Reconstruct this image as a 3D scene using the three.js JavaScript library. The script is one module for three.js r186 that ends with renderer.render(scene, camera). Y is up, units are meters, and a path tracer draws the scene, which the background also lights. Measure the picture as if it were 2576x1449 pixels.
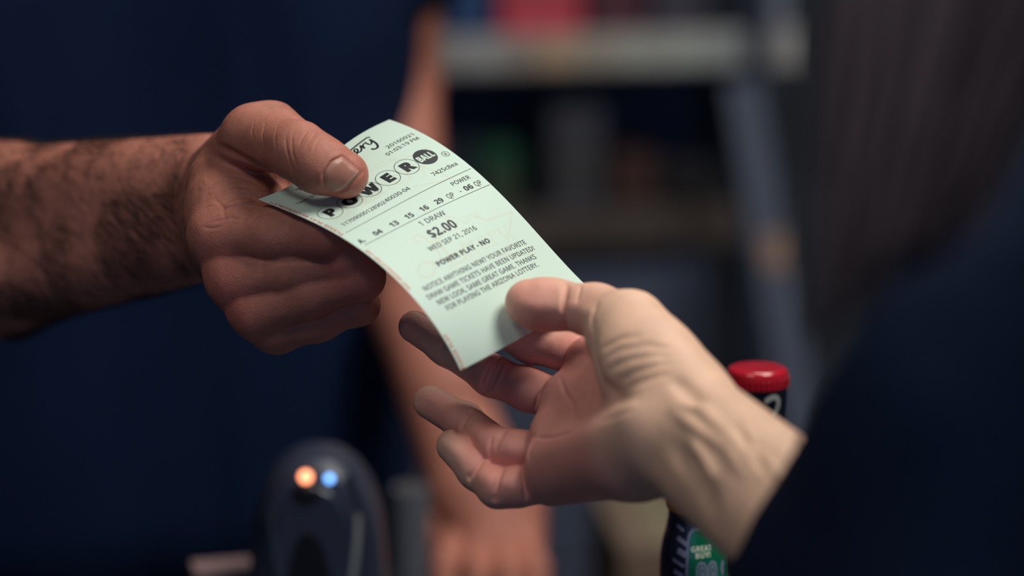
import * as THREE from 'three';
import { RoundedBoxGeometry } from 'three/addons/geometries/RoundedBoxGeometry.js';
import { mergeGeometries } from 'three/addons/utils/BufferGeometryUtils.js';
import { RectAreaLightUniformsLib } from 'three/addons/lights/RectAreaLightUniformsLib.js';

// ---------------------------------------------------------------- camera
const PITCH = 11 * Math.PI / 180, EYE = 1.40, D = 1050, S = 5.7;     // D: focus distance in mm, S: photo pixels per mm there
const camera = new THREE.PerspectiveCamera(2 * Math.atan(1449 / 2 / S / D) * 180 / Math.PI, 2576 / 1449, 0.05, 20);
camera.position.set(0, EYE, 0);
camera.rotation.set(-PITCH, 0, 0);
camera.updateMatrixWorld(true);
camera.focus = D / 1000 - 0.004;
const APERTURE = 0.029;                                               // opening of the lens in metres
camera.userData.fStop = camera.getFocalLength() / 1000 / APERTURE;

const scene = new THREE.Scene();
scene.background = new THREE.Color().setRGB(0.20, 0.33, 0.64);        // blue fill light, let in by the added unseen window
const renderer = new THREE.WebGLRenderer({ antialias: true });
renderer.toneMapping = THREE.LinearToneMapping;
renderer.toneMappingExposure = 1.0;
renderer.shadowMap.enabled = true;
RectAreaLightUniformsLib.init();

// ceiling panels: [x, z, width, depth, intensity]
const KEY = [0.80, -0.66, 0.7, 0.7, 17.5], FRONT = [-0.72, -0.05, 0.6, 0.6, 5.2], BACK = [0.42, -1.95, 0.6, 0.3, 16];
const LIGHT_COLOR = new THREE.Color().setRGB(1.0, 1.0, 0.93);
const CEIL = 2.7;

// ---------------------------------------------------------------- helpers
const QUICK = false;
const V = (x, y, z) => new THREE.Vector3(x, y, z);
const UPV = V(0, Math.cos(PITCH), -Math.sin(PITCH)), BACKV = V(0, Math.sin(PITCH), Math.cos(PITCH));
const FOCUS = V(0, EYE, 0).addScaledVector(BACKV, -D / 1000);
// a point of the sculpting frame (mm, about the ticket: x right, y up, z to the lens) as metres of the room, and back
const toWorld = (x, y, z, out = V()) => out.copy(FOCUS).addScaledVector(UPV, y / 1000).addScaledVector(BACKV, z / 1000).add(V(x / 1000, 0, 0));
const toSculpt = (p) => { const q = p.clone().sub(FOCUS); return [q.x * 1000, q.dot(UPV) * 1000, q.dot(BACKV) * 1000]; };
// the place in the sculpting frame of what the photo shows at a pixel, z mm nearer than the focus
const K = (px, py, z) => { const s = (D - z) / D / S; return [(px - 1288) * s, (724.5 - py) * s, z]; };
const atPix = (px, py, dist) => { const [x, y, z] = K(px, py, D - dist * 1000); return toWorld(x, y, z); };
let seed = 7;
const rnd = () => { seed = (seed + 0x6d2b79f5) | 0; let t = Math.imul(seed ^ (seed >>> 15), 1 | seed); t = (t + Math.imul(t ^ (t >>> 7), 61 | t)) ^ t; return ((t ^ (t >>> 14)) >>> 0) / 4294967296; };
const hash = (x, y, z) => { let h = Math.imul(x, 374761393) + Math.imul(y, 668265263) + Math.imul(z, 1440662683) | 0; h = Math.imul(h ^ (h >>> 13), 1274126177); return ((h ^ (h >>> 16)) >>> 0) / 4294967296; };
const smooth = (a, b, x) => { const t = Math.min(1, Math.max(0, (x - a) / (b - a))); return t * t * (3 - 2 * t); };
function noise(x, y, z) {
  const i = Math.floor(x), j = Math.floor(y), k = Math.floor(z), f = (t) => t * t * (3 - 2 * t), u = f(x - i), v = f(y - j), w = f(z - k), l = (a, b, t) => a + (b - a) * t;
  return l(l(l(hash(i, j, k), hash(i + 1, j, k), u), l(hash(i, j + 1, k), hash(i + 1, j + 1, k), u), v), l(l(hash(i, j, k + 1), hash(i + 1, j, k + 1), u), l(hash(i, j + 1, k + 1), hash(i + 1, j + 1, k + 1), u), v), w) * 2 - 1;
}
const fbm = (x, y, z, n = 3) => { let s = 0, a = 0.5; for (let i = 0; i < n; i++) { s += a * noise(x, y, z); x = x * 2.03 + 5.1; y = y * 2.03 + 1.7; z = z * 2.03 + 9.2; a *= 0.5; } return s; };
const taken = {};
const numbered = (n) => { const c = taken[n] = (taken[n] ?? -1) + 1; return c ? n + '_' + String(c).padStart(3, '0') : n; };
function shade(o) { o.traverse((m) => { if (m.isMesh) m.castShadow = m.receiveShadow = true; }); return o; }
function thing(name, label, category, pos = [0, 0, 0], turn = 0, group) {
  const o = new THREE.Group(); o.name = numbered(name); o.position.set(...pos); o.rotation.y = turn; o.userData = { label, category };
  if (group) o.userData.group = group;
  scene.add(o); return o;
}
const merged = (list) => mergeGeometries(list.map((g) => { g = g.index ? g.toNonIndexed() : g; for (const k of Object.keys(g.attributes)) if (!list.every((o) => o.attributes[k])) g.deleteAttribute(k); return g; }));
function part(name, geometry, material, parent, label) {
  const m = new THREE.Mesh(Array.isArray(geometry) ? merged(geometry) : geometry, material);
  m.name = name; if (label) m.userData.label = label;
  m.castShadow = m.receiveShadow = true; parent.add(m); return m;
}
function structure(name, geometry, material) { const m = part(name, geometry, material, scene); m.userData = { kind: 'structure' }; return m; }
const box = (w, h, d, x = 0, y = 0, z = 0, r = 0.004) => new RoundedBoxGeometry(w, h, d, 3, Math.min(r, w / 2.01, h / 2.01, d / 2.01)).translate(x, y, z);
const slab = (w, h, d, x, y, z) => new THREE.BoxGeometry(w, h, d).translate(x, y, z);
const lathe = (pts, seg = 64) => new THREE.LatheGeometry(pts.map(([r, y]) => new THREE.Vector2(r, y)), seg);
const tube = (pts, r, seg = 24, rad = 8, closed = false) => new THREE.TubeGeometry(new THREE.CatmullRomCurve3(pts.map((p) => V(...p)), closed), seg, r, rad, closed);
const std = (rgb, roughness = 0.6, more = {}) => new THREE.MeshPhysicalMaterial({ color: new THREE.Color().setRGB(...rgb), roughness, ...more });
function canvas(w, h, draw) { const c = document.createElement('canvas'); c.width = w; c.height = h; draw(c.getContext('2d'), w, h); const t = new THREE.CanvasTexture(c); t.colorSpace = THREE.SRGBColorSpace; t.anisotropy = 8; return t; }

// ---------------------------------------------------------------- the setting
function grain(size, f, scale) {
  const d = new Uint8Array(size * size * 4);
  for (let y = 0; y < size; y++) for (let x = 0; x < size; x++) { const v = f(x, y), o = (y * size + x) * 4; d[o] = d[o + 1] = d[o + 2] = 255 * Math.min(1, Math.max(0, v)); d[o + 3] = 255; }
  const t = new THREE.DataTexture(d, size, size); t.wrapS = t.wrapT = THREE.RepeatWrapping; t.magFilter = THREE.LinearFilter; t.needsUpdate = true; t.repeat.set(scale, scale); return t;
}
const speckle = grain(256, (x, y) => 0.62 + 0.3 * fbm(x / 9, y / 9, 3) + 0.14 * hash(x, y, 5), 4);
{
  const wallMat = std([0.05, 0.06, 0.085], 0.85, { map: speckle }), floorMat = std([0.10, 0.10, 0.11], 0.5, { map: speckle }), ceilMat = std([0.20, 0.22, 0.24], 0.9, { map: speckle });
  structure('floor', slab(5, 0.1, 5.3, 0, -0.05, -0.9), floorMat);
  structure('ceiling', slab(5, 0.1, 5.3, 0, CEIL + 0.05, -0.9), ceilMat);
  structure('wall_left', slab(0.1, CEIL, 5.3, -2.45, CEIL / 2, -0.9), wallMat);
  structure('wall_right', slab(0.1, CEIL, 5.3, 2.45, CEIL / 2, -0.9), wallMat);
  structure('wall_back', slab(4.8, CEIL, 0.1, 0, CEIL / 2, -3.5), wallMat);
  // shop front behind the lens, with an unseen window added for blue fill
  structure('wall_front', [slab(4.8, 0.9, 0.1, 0, 0.45, 1.7), slab(4.8, 0.5, 0.1, 0, CEIL - 0.25, 1.7), slab(0.5, 1.3, 0.1, -2.15, 1.55, 1.7), slab(0.5, 1.3, 0.1, 2.15, 1.55, 1.7)], wallMat);
  const frameMat = std([0.12, 0.13, 0.15], 0.4, { metalness: 0.6 });
  const w = structure('added_window_1', [slab(3.8, 0.05, 0.08, 0, 0.925, 1.7), slab(3.8, 0.05, 0.08, 0, 2.175, 1.7), slab(0.05, 1.2, 0.08, -1.875, 1.55, 1.7), slab(0.05, 1.2, 0.08, 1.875, 1.55, 1.7), slab(0.05, 1.2, 0.08, 0, 1.55, 1.7)], frameMat);
  for (const s of [-1, 1]) part('pane', slab(1.82, 1.2, 0.006, s * 0.935, 1.55, 1.7), new THREE.MeshPhysicalMaterial({ transmission: 1, thickness: 0, roughness: 0.02 }), w);
}
// ceiling light panels
for (const [i, [x, z, w, d, power]] of [KEY, BACK, FRONT].entries()) {
  const t = thing('ceiling_light', ['large square fluorescent ceiling panel above the sales counter', 'small oblong fluorescent ceiling panel over the back shelves', 'square fluorescent ceiling panel in front of the added shop window'][i], 'light', [x, CEIL - 0.05, z]);
  part('housing', [slab(w + 0.06, 0.05, 0.03, 0, 0.025, d / 2 + 0.015), slab(w + 0.06, 0.05, 0.03, 0, 0.025, -d / 2 - 0.015), slab(0.03, 0.05, d, w / 2 + 0.015, 0.025, 0), slab(0.03, 0.05, d, -w / 2 - 0.015, 0.025, 0)], std([0.5, 0.5, 0.5], 0.5), t);
  part('lamp_diffuser', slab(w, 0.01, d, 0, 0.03, 0), std([0.8, 0.8, 0.8], 0.5, { emissive: LIGHT_COLOR, emissiveIntensity: 1.6 }), t);
  const l = new THREE.RectAreaLight(LIGHT_COLOR, power, w, d); l.name = 'ceiling_panel'; l.position.set(x, CEIL - 0.032, z); l.lookAt(x, 0, z); scene.add(l);
}

// ---------------------------------------------------------------- sculpting: tapered bones joined smoothly, meshed finely
// chains: { k: smoothness inside, j: smoothness to the rest, c: [[ax,ay,az,ar, bx,by,bz,br], ...] }
function field(chains, grooves = []) {
  const cs = chains.map((c) => ({ k: c.k, j: c.j, b: c.c.map(([a0, a1, a2, ar, b0, b1, b2, br]) => { const x = b0 - a0, y = b1 - a1, z = b2 - a2; return [a0, a1, a2, ar, x, y, z, br - ar, 1 / Math.max(1e-6, x * x + y * y + z * z)]; }) }));
  const smin = (a, b, k) => { const h = k - Math.abs(a - b); return (a < b ? a : b) - (h > 0 ? h * h / k * 0.25 : 0); };
  const base = (x, y, z) => {
    let d = 1e3;
    for (const c of cs) {
      let e = 1e3;
      for (const b of c.b) {
        const px = x - b[0], py = y - b[1], pz = z - b[2]; let t = (px * b[4] + py * b[5] + pz * b[6]) * b[8]; t = t < 0 ? 0 : t > 1 ? 1 : t;
        const qx = px - t * b[4], qy = py - t * b[5], qz = pz - t * b[6];
        e = smin(e, Math.sqrt(qx * qx + qy * qy + qz * qz) - b[3] - t * b[7], c.k);
      }
      d = smin(d, e, c.j);
    }
    return d;
  };
  // grooves: { p: [[x,y,z], ...], w: width, d: depth (negative raises) }
  const segs = [];
  const addGroove = (g) => { for (let i = 0; i + 1 < g.p.length; i++) { const a = g.p[i], b = g.p[i + 1], x = b[0] - a[0], y = b[1] - a[1], z = b[2] - a[2], R = 2.6 * g.w, n = g.p.length - 1; segs.push([a[0], a[1], a[2], x, y, z, 1 / Math.max(1e-6, x * x + y * y + z * z), g.w, g.d, R, (a[0] + b[0]) / 2, (a[1] + b[1]) / 2, (a[2] + b[2]) / 2, Math.sqrt(x * x + y * y + z * z) / 2 + R, g.id, i / n, 1 / n, g.open ?? 1]); } };
  let ids = 0;
  const add = (g) => { g.id = ids++; addGroove(g); };
  grooves.forEach(add);
  const carved = (x, y, z, d0) => {
    let d = d0 ?? base(x, y, z);
    if (Math.abs(d) > 8 || !segs.length) return d;
    let last = -1, m = 0;
    for (const s of segs) {
      const ux = x - s[10], uy = y - s[11], uz = z - s[12];
      if (s[14] !== last) { d += m; m = 0; last = s[14]; }
      if (ux * ux + uy * uy + uz * uz > s[13] * s[13]) continue;
      const px = x - s[0], py = y - s[1], pz = z - s[2]; let t = (px * s[3] + py * s[4] + pz * s[5]) * s[6]; t = t < 0 ? 0 : t > 1 ? 1 : t;
      const qx = px - t * s[3], qy = py - t * s[4], qz = pz - t * s[5], q = qx * qx + qy * qy + qz * qz;
      if (q > s[9] * s[9]) continue;
      const along = s[15] + t * s[16], fade = s[17] ? smooth(0, 0.25, along) * smooth(0, 0.25, 1 - along) * 0.8 + 0.2 : 1;
      const v = s[8] * Math.exp(-q / (s[7] * s[7])) * fade;
      if (Math.abs(v) > Math.abs(m)) m = v;
    }
    return d + m;
  };
  return { base, carved, add };
}
// where the sight line through a photo pixel meets the surface, so that creases seen there are cut where they lie
function hit(f, px, py, from = 260, to = -320) {
  let z = from; for (let i = 0; i < 400 && z > to; i++) { const p = K(px, py, z), d = f(p[0], p[1], p[2]); if (d < 0.05) return p; z -= Math.max(0.1, d * 0.8); }
  return null;
}
const crease = (F, pts, w, d, open = 1) => { const dense = []; for (let i = 0; i + 1 < pts.length; i++) { const n = Math.max(1, Math.round(Math.hypot(pts[i + 1][0] - pts[i][0], pts[i + 1][1] - pts[i][1]) / 18)); for (let j = 0; j < n; j++) dense.push([pts[i][0] + (pts[i + 1][0] - pts[i][0]) * j / n, pts[i][1] + (pts[i + 1][1] - pts[i][1]) * j / n]); } dense.push(pts[pts.length - 1]); let run = []; const out = () => { if (run.length > 1) F.add({ p: run, w, d, open }); run = []; }; for (const q of dense) { const h = hit(F.base, q[0], q[1]); if (!h || (run.length && Math.abs(h[2] - run[run.length - 1][2]) > 12)) out(); if (h) run.push(h); } out(); };

// Surface nets over the blocks near the surface of f inside lo..hi. paint(x,y,z,nx,ny,nz) -> [r,g,b]; relief(x,y,z,nx,ny,nz) -> mm outward
function netMesh(f, lo, hi, h, paint, relief) {
  const B = 8, n = [0, 1, 2].map((i) => Math.ceil((hi[i] - lo[i]) / h / B)), cell = new Map(), pos = [], quads = [], reach = B * h * 0.87 * 1.3 + 1, val = new Float32Array((B + 2) ** 3), W = B + 2;
  const NX = n[0] * B + 4, NY = n[1] * B + 4, key = (i, j, k) => (k * NY + j) * NX + i;
  const blocks = [], SB = 4;
  for (let K2 = 0; K2 < n[2]; K2 += SB) for (let J2 = 0; J2 < n[1]; J2 += SB) for (let I2 = 0; I2 < n[0]; I2 += SB) {
    const c = (q) => (q + SB / 2) * B * h; if (Math.abs(f(lo[0] + c(I2), lo[1] + c(J2), lo[2] + c(K2))) > reach * SB) continue;
    for (let k = K2; k < Math.min(n[2], K2 + SB); k++) for (let j = J2; j < Math.min(n[1], J2 + SB); j++) for (let i = I2; i < Math.min(n[0], I2 + SB); i++) if (Math.abs(f(lo[0] + (i + 0.5) * B * h, lo[1] + (j + 0.5) * B * h, lo[2] + (k + 0.5) * B * h)) < reach) blocks.push([i, j, k]);
  }
  for (const [bi, bj, bk] of blocks) {
    for (let k = 0; k <= B; k++) for (let j = 0; j <= B; j++) for (let i = 0; i <= B; i++) val[(k * W + j) * W + i] = f(lo[0] + (bi * B + i) * h, lo[1] + (bj * B + j) * h, lo[2] + (bk * B + k) * h);
    for (let k = 0; k < B; k++) for (let j = 0; j < B; j++) for (let i = 0; i < B; i++) {
      const o = (k * W + j) * W + i; let m = 0, sx = 0, sy = 0, sz = 0, c = 0;
      for (let q = 0; q < 8; q++) if (val[o + (q & 1) + (q >> 1 & 1) * W + (q >> 2) * W * W] < 0) m |= 1 << q;
      if (m === 0 || m === 255) continue;
      for (let e = 0; e < 12; e++) {
        const ax = e >> 2, r = e & 3, a = ax === 0 ? (r & 1) * 2 + (r >> 1) * 4 : ax === 1 ? (r & 1) + (r >> 1) * 4 : (r & 1) + (r >> 1) * 2, b = a | 1 << ax;
        if ((m >> a & 1) === (m >> b & 1)) continue;
        const va = val[o + (a & 1) + (a >> 1 & 1) * W + (a >> 2) * W * W], vb = val[o + (b & 1) + (b >> 1 & 1) * W + (b >> 2) * W * W], t = va / (va - vb);
        sx += (a & 1) + (ax === 0 ? t : 0); sy += (a >> 1 & 1) + (ax === 1 ? t : 0); sz += (a >> 2) + (ax === 2 ? t : 0); c++;
      }
      const gi = bi * B + i, gj = bj * B + j, gk = bk * B + k, id = pos.length / 3;
      cell.set(key(gi, gj, gk), id); pos.push(lo[0] + (gi + sx / c) * h, lo[1] + (gj + sy / c) * h, lo[2] + (gk + sz / c) * h);
      const s0 = m & 1; for (let ax = 0; ax < 3; ax++) if ((m >> (1 << ax) & 1) !== s0) quads.push(gi, gj, gk, ax, s0);
    }
  }
  const index = [];
  for (let q = 0; q < quads.length; q += 5) {
    const [i, j, k, ax, s] = [quads[q], quads[q + 1], quads[q + 2], quads[q + 3], quads[q + 4]], u = (ax + 1) % 3, v = (ax + 2) % 3, d = [[0, 0, 0], [0, 0, 0]]; d[0][u] = 1; d[1][v] = 1;
    const A = cell.get(key(i, j, k)), Bq = cell.get(key(i - d[0][0], j - d[0][1], k - d[0][2])), C = cell.get(key(i - d[0][0] - d[1][0], j - d[0][1] - d[1][1], k - d[0][2] - d[1][2])), E = cell.get(key(i - d[1][0], j - d[1][1], k - d[1][2]));
    if (A === undefined || Bq === undefined || C === undefined || E === undefined) continue;
    if (s) index.push(A, Bq, C, A, C, E); else index.push(A, C, Bq, A, E, C);
  }
  const P = new Float32Array(pos), N = P.length / 3, nor = new Float32Array(P.length), e = Math.max(0.15, h * 0.5), grad = (x, y, z) => { const a = f(x + e, y - e, z - e), b = f(x - e, y - e, z + e), c = f(x - e, y + e, z - e), d = f(x + e, y + e, z + e); return [a - b - c + d, -a - b + c + d, -a + b - c + d, (a + b + c + d) / 4]; };
  for (let i = 0; i < N; i++) {
    let g = grad(P[3 * i], P[3 * i + 1], P[3 * i + 2]), l = Math.hypot(g[0], g[1], g[2]) || 1; const mv = Math.max(-h, Math.min(h, g[3])) ;
    for (let c = 0; c < 3; c++) { nor[3 * i + c] = g[c] / l; P[3 * i + c] -= mv * g[c] / l; }
  }
  const col = paint && new Float32Array(P.length);
  for (let i = 0; i < N; i++) {
    const a = [P[3 * i], P[3 * i + 1], P[3 * i + 2], nor[3 * i], nor[3 * i + 1], nor[3 * i + 2]];
    if (paint) { const c = paint(...a); col[3 * i] = c[0]; col[3 * i + 1] = c[1]; col[3 * i + 2] = c[2]; }
    if (relief) { const r = relief(...a); for (let c = 0; c < 3; c++) P[3 * i + c] += r * a[3 + c]; }
  }
  const g = new THREE.BufferGeometry(); g.setAttribute('position', new THREE.BufferAttribute(P, 3)); g.setIndex(index); g.setAttribute('normal', new THREE.BufferAttribute(nor, 3));
  if (col) g.setAttribute('color', new THREE.BufferAttribute(col, 3));
  if (relief) g.computeVertexNormals();
  return g;
}
// from the sculpting frame to metres about a base point
function placed(g, base) { const m = new THREE.Matrix4().makeBasis(V(0.001, 0, 0), UPV.clone().multiplyScalar(0.001), BACKV.clone().multiplyScalar(0.001)).setPosition(FOCUS.clone().sub(base)); return g.applyMatrix4(m); }
const bone = (a, b) => [...K(a[0], a[1], a[2]), a[3], ...K(b[0], b[1], b[2]), b[3]];
const bones = (...pts) => pts.slice(1).map((p, i) => bone(pts[i], p));

// ---------------------------------------------------------------- the ticket: a curled strip of thermal paper
const TW = 79.57, TL = 135.86;
const ticketPoint = (() => {
  const O = [-111.034, 38.849, 9.325], az = 0.6633, el = 0.4958, u = V(Math.cos(el) * Math.cos(az), Math.sin(el), -Math.cos(el) * Math.sin(az));
  const e1 = V(0.69, -0.42, 0.59); e1.addScaledVector(u, -u.dot(e1)).normalize(); const n = u.clone().cross(e1); if (n.y < 0) n.negate();
  const N = 200, cl = [-0.1419, -0.3104, 1.9647, -0.4217], cr = [-0.1834, 0.9975, 1.1867, -1.6951];
  const prof = (c) => { const out = [V(0, 0, 0)]; for (let i = 0; i < N; i++) { const t = (i + 0.5) / N, ph = c[0] + t * (c[1] + t * (c[2] + t * c[3])); out.push(out[i].clone().addScaledVector(e1, Math.cos(ph) * TL / N).addScaledVector(n, -Math.sin(ph) * TL / N)); } return out; };
  const A = prof(cl), B = prof(cr), at = (C, y) => { const s = Math.min(N - 1e-6, Math.max(0, y * N)), i = Math.floor(s); return C[i].clone().lerp(C[i + 1], s - i); };
  return (xm, ym) => {                                                  // mm across from the left edge, mm down from the top edge
    const x = xm / TW, y = ym / TL, p = at(A, y).lerp(at(B, y).addScaledVector(u, TW), x), f = Math.exp(-((ym / 30) ** 2)), a = Math.sin(2 * Math.PI * x), b = Math.sin(Math.PI * x);
    return p.addScaledVector(n, (-2.2714 * a - 0.9662 * b) * f + b * (3.6405 * y - 3.4108 * y * y) - 0.2829 * a * y).add(V(...O));
  };
})();
function ticketPrint(c, w, h) {
  const s = w / TW, ink = '#12141f', X = (x) => x * s, Y = (y) => y * s;
  c.fillStyle = '#f3fbf4'; c.fillRect(0, 0, w, h);
  // faint ground print: star outline with script words, twice
  const mark = (dx, dy) => {
    c.save(); c.translate(X(dx), Y(dy)); c.scale(s, s); c.strokeStyle = 'rgba(244,212,188,0.22)'; c.lineJoin = 'round'; c.lineWidth = 1.2;
    c.beginPath(); c.moveTo(58, 77); c.lineTo(62, 81.5); c.lineTo(77, 82); c.lineTo(65.5, 91.5); c.lineTo(70, 105); c.lineTo(52, 99); c.stroke();
    c.beginPath(); c.moveTo(44, 76); c.lineTo(46, 70.5); c.lineTo(49.5, 74.5); c.stroke();
    c.fillStyle = 'rgba(244,212,188,0.22)'; c.font = 'italic 7px sans-serif'; c.fillText('ona', 49.5, 78); c.fillText('Ariz', 36, 79.5);
    c.font = 'italic 13px serif'; c.fillText('ttery', 37, 94); c.font = 'italic 22px serif'; c.fillText('L', 25, 95);
    c.beginPath(); c.ellipse(16, 90.5, 5.2, 3.2, -0.3, 0, 7); c.stroke(); c.beginPath(); c.moveTo(20, 88.5); c.quadraticCurveTo(30, 92, 44, 88); c.stroke(); c.beginPath(); c.moveTo(24, 77); c.quadraticCurveTo(22, 72, 28, 74); c.quadraticCurveTo(30, 82, 26, 90); c.stroke();
    c.restore();
  };
  mark(0, 0); mark(-4, -50); mark(6, 52);
  const text = (str, x, base, width, size, o = {}) => {
    c.save(); c.fillStyle = o.color ?? ink; c.font = (o.bold ? 'bold ' : '') + X(size * 1.39) + 'px ' + (o.font ?? 'sans-serif'); c.translate(X(x), Y(base)); const m = c.measureText(str).width; c.scale(X(width) / m, 1); c.fillText(str, 0, 0); c.strokeStyle = o.color ?? ink; c.lineWidth = X(o.bold ? 0.16 : 0.11); c.strokeText(str, 0, 0); c.restore();
  };
  // script word at the top, mostly under the thumb
  c.strokeStyle = ink; c.lineCap = 'round'; c.lineJoin = 'round';
  const pen = (lw, f) => { c.save(); c.scale(s, s); c.lineWidth = lw; c.beginPath(); f(c); c.stroke(); c.restore(); };
  pen(1.0, (k) => { k.moveTo(40, 6.9); k.bezierCurveTo(46, 6.4, 55, 6.0, 60.3, 5.5); k.quadraticCurveTo(61.4, 5.4, 61.4, 6.3); });
  pen(0.85, (k) => { k.moveTo(48.6, 4.8); k.bezierCurveTo(47.2, 8, 46.2, 11.8, 48.2, 11.6); k.bezierCurveTo(50.2, 11.2, 52.8, 8.6, 51.4, 7.6); k.bezierCurveTo(49.8, 7.2, 49.0, 11.4, 51.2, 11.4); k.bezierCurveTo(53, 11.2, 53.8, 8.6, 54.4, 7.8); k.bezierCurveTo(54.6, 9.2, 54.0, 10.6, 54.0, 11.2); k.bezierCurveTo(54.4, 9.6, 55.4, 8.0, 56.6, 8.2); });
  pen(0.85, (k) => { k.moveTo(57.4, 8.0); k.bezierCurveTo(56.8, 10.6, 57.2, 11.6, 58.2, 11.2); k.bezierCurveTo(59.2, 10.8, 59.8, 9.2, 60.2, 8.0); });
  pen(1.05, (k) => { k.moveTo(60.2, 8.0); k.bezierCurveTo(60, 11, 59.8, 14.2, 57.8, 15.8); k.bezierCurveTo(56.6, 16.4, 55.2, 15.6, 55.4, 14.6); });
  text('20160921', 59.8, 20.6, 17, 2.25); text('01:03:19 PM', 55.8, 24.6, 20, 2.25);
  text('T', 16.9, 8.4, 2.6, 3, { bold: true, font: 'serif' }); text('Term:', 6.8, 18.9, 7.6, 2.2); text('07009023', 15, 18.9, 13, 2.2);
  // the row of lettered balls
  const bx = 10.17, sp = 11.42, by = 36.5, R = 5.55;
  [...'POWER'].forEach((ch, i) => {
    c.save(); c.translate(X(bx + sp * i), Y(by)); c.lineWidth = X(0.28); c.beginPath(); c.arc(0, 0, X(R), 0, 7); c.stroke();
    c.fillStyle = ink; c.font = 'bold ' + X(8.2) + 'px sans-serif'; c.textAlign = 'center'; c.lineWidth = X(0.75); c.lineJoin = 'miter'; c.scale(1.12, 1); c.fillText(ch, 0, X(3)); c.strokeText(ch, 0, X(3)); c.restore();
  });
  c.save(); c.translate(X(bx + sp * 5), Y(by)); c.fillStyle = ink; c.beginPath(); c.arc(0, 0, X(R), 0, 7); c.fill(); c.fillStyle = '#f3fbf4'; c.textAlign = 'center'; c.font = 'bold ' + X(5.4) + 'px sans-serif'; c.scale(0.72, 1); c.fillText('BALL', 0, X(1.9)); c.strokeStyle = '#f3fbf4'; c.lineWidth = X(0.25); c.strokeText('BALL', 0, X(1.9)); c.restore();
  c.save(); c.translate(X(76), Y(40.3)); c.lineWidth = X(0.3); c.beginPath(); c.arc(0, 0, X(1.7), 0, 7); c.stroke(); c.fillStyle = ink; c.textAlign = 'center'; c.font = 'bold ' + X(2.4) + 'px sans-serif'; c.fillText('R', 0, X(0.9)); c.restore();
  text('11709000128902', 6.2, 49.5, 25.2, 2.3); text('40030-04', 31.6, 49.3, 14.6, 2.3); text('7425c8ea', 60.4, 48.9, 15.3, 2.3);
  c.fillStyle = ink; c.fillRect(X(3.6), Y(53.6), X(75.0), X(0.28)); c.fillRect(X(3.6), Y(65.3), X(75.4), X(0.28));
  text('POWER', 62.9, 58.4, 11.2, 2.25);
  text('A.', 2.9, 63.7, 3.2, 2.7, { bold: true });
  [['04', 11.6], ['13', 21.3], ['15', 30.3], ['16', 39.2], ['29', 48.2]].forEach(([t, x]) => text(t, x, 63.7, 4.6, 2.8, { bold: true }));
  text('QP', 55.4, 63.7, 4.2, 2.8); text('-', 62.9, 63.7, 1.2, 2.8); text('06', 66, 63.7, 5, 2.8, { bold: true }); text('QP', 72.4, 63.7, 4.1, 2.8);
  text('1 DRAW', 32.3, 70.3, 15.2, 2.8, { color: '#30323a' });
  text('$2.00', 31.1, 78.4, 16, 4.9, { bold: true }); text('WED SEP 21, 2016', 24.9, 83.5, 29, 2.4); text('POWER PLAY - NO', 22, 91.6, 32.5, 2.5, { bold: true });
  text('NOTICE ANYTHING NEW? YOUR FAVORITE', 7.1, 98.9, 63.2, 2.35); text('DRAW GAME TICKETS HAVE BEEN UPDATED!', 5.6, 103.0, 66.2, 2.35); text('NEW LOOK, SAME GREAT GAME. THANKS', 8, 107, 61, 2.35); text('FOR PLAYING THE ARIZONA LOTTERY.', 10, 110.8, 57, 2.35);
  // orange print running up the left margin
  const up = (str, y0, len) => { c.save(); c.translate(X(2.35), Y(y0)); c.rotate(-Math.PI / 2); c.fillStyle = '#ea4a1c'; c.font = 'bold ' + X(2.15) + 'px sans-serif'; const m = c.measureText(str).width; c.scale(X(len) / m, 1); c.fillText(str, 0, 0); c.restore(); };
  up('PLEASE PLAY RESPONSIBLY™', 54.2, 47.6); up('VISIT ARIZONALOTTERY.COM', 95.4, 27.2); up('PLEASE PLAY', 136, 17);
}
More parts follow.
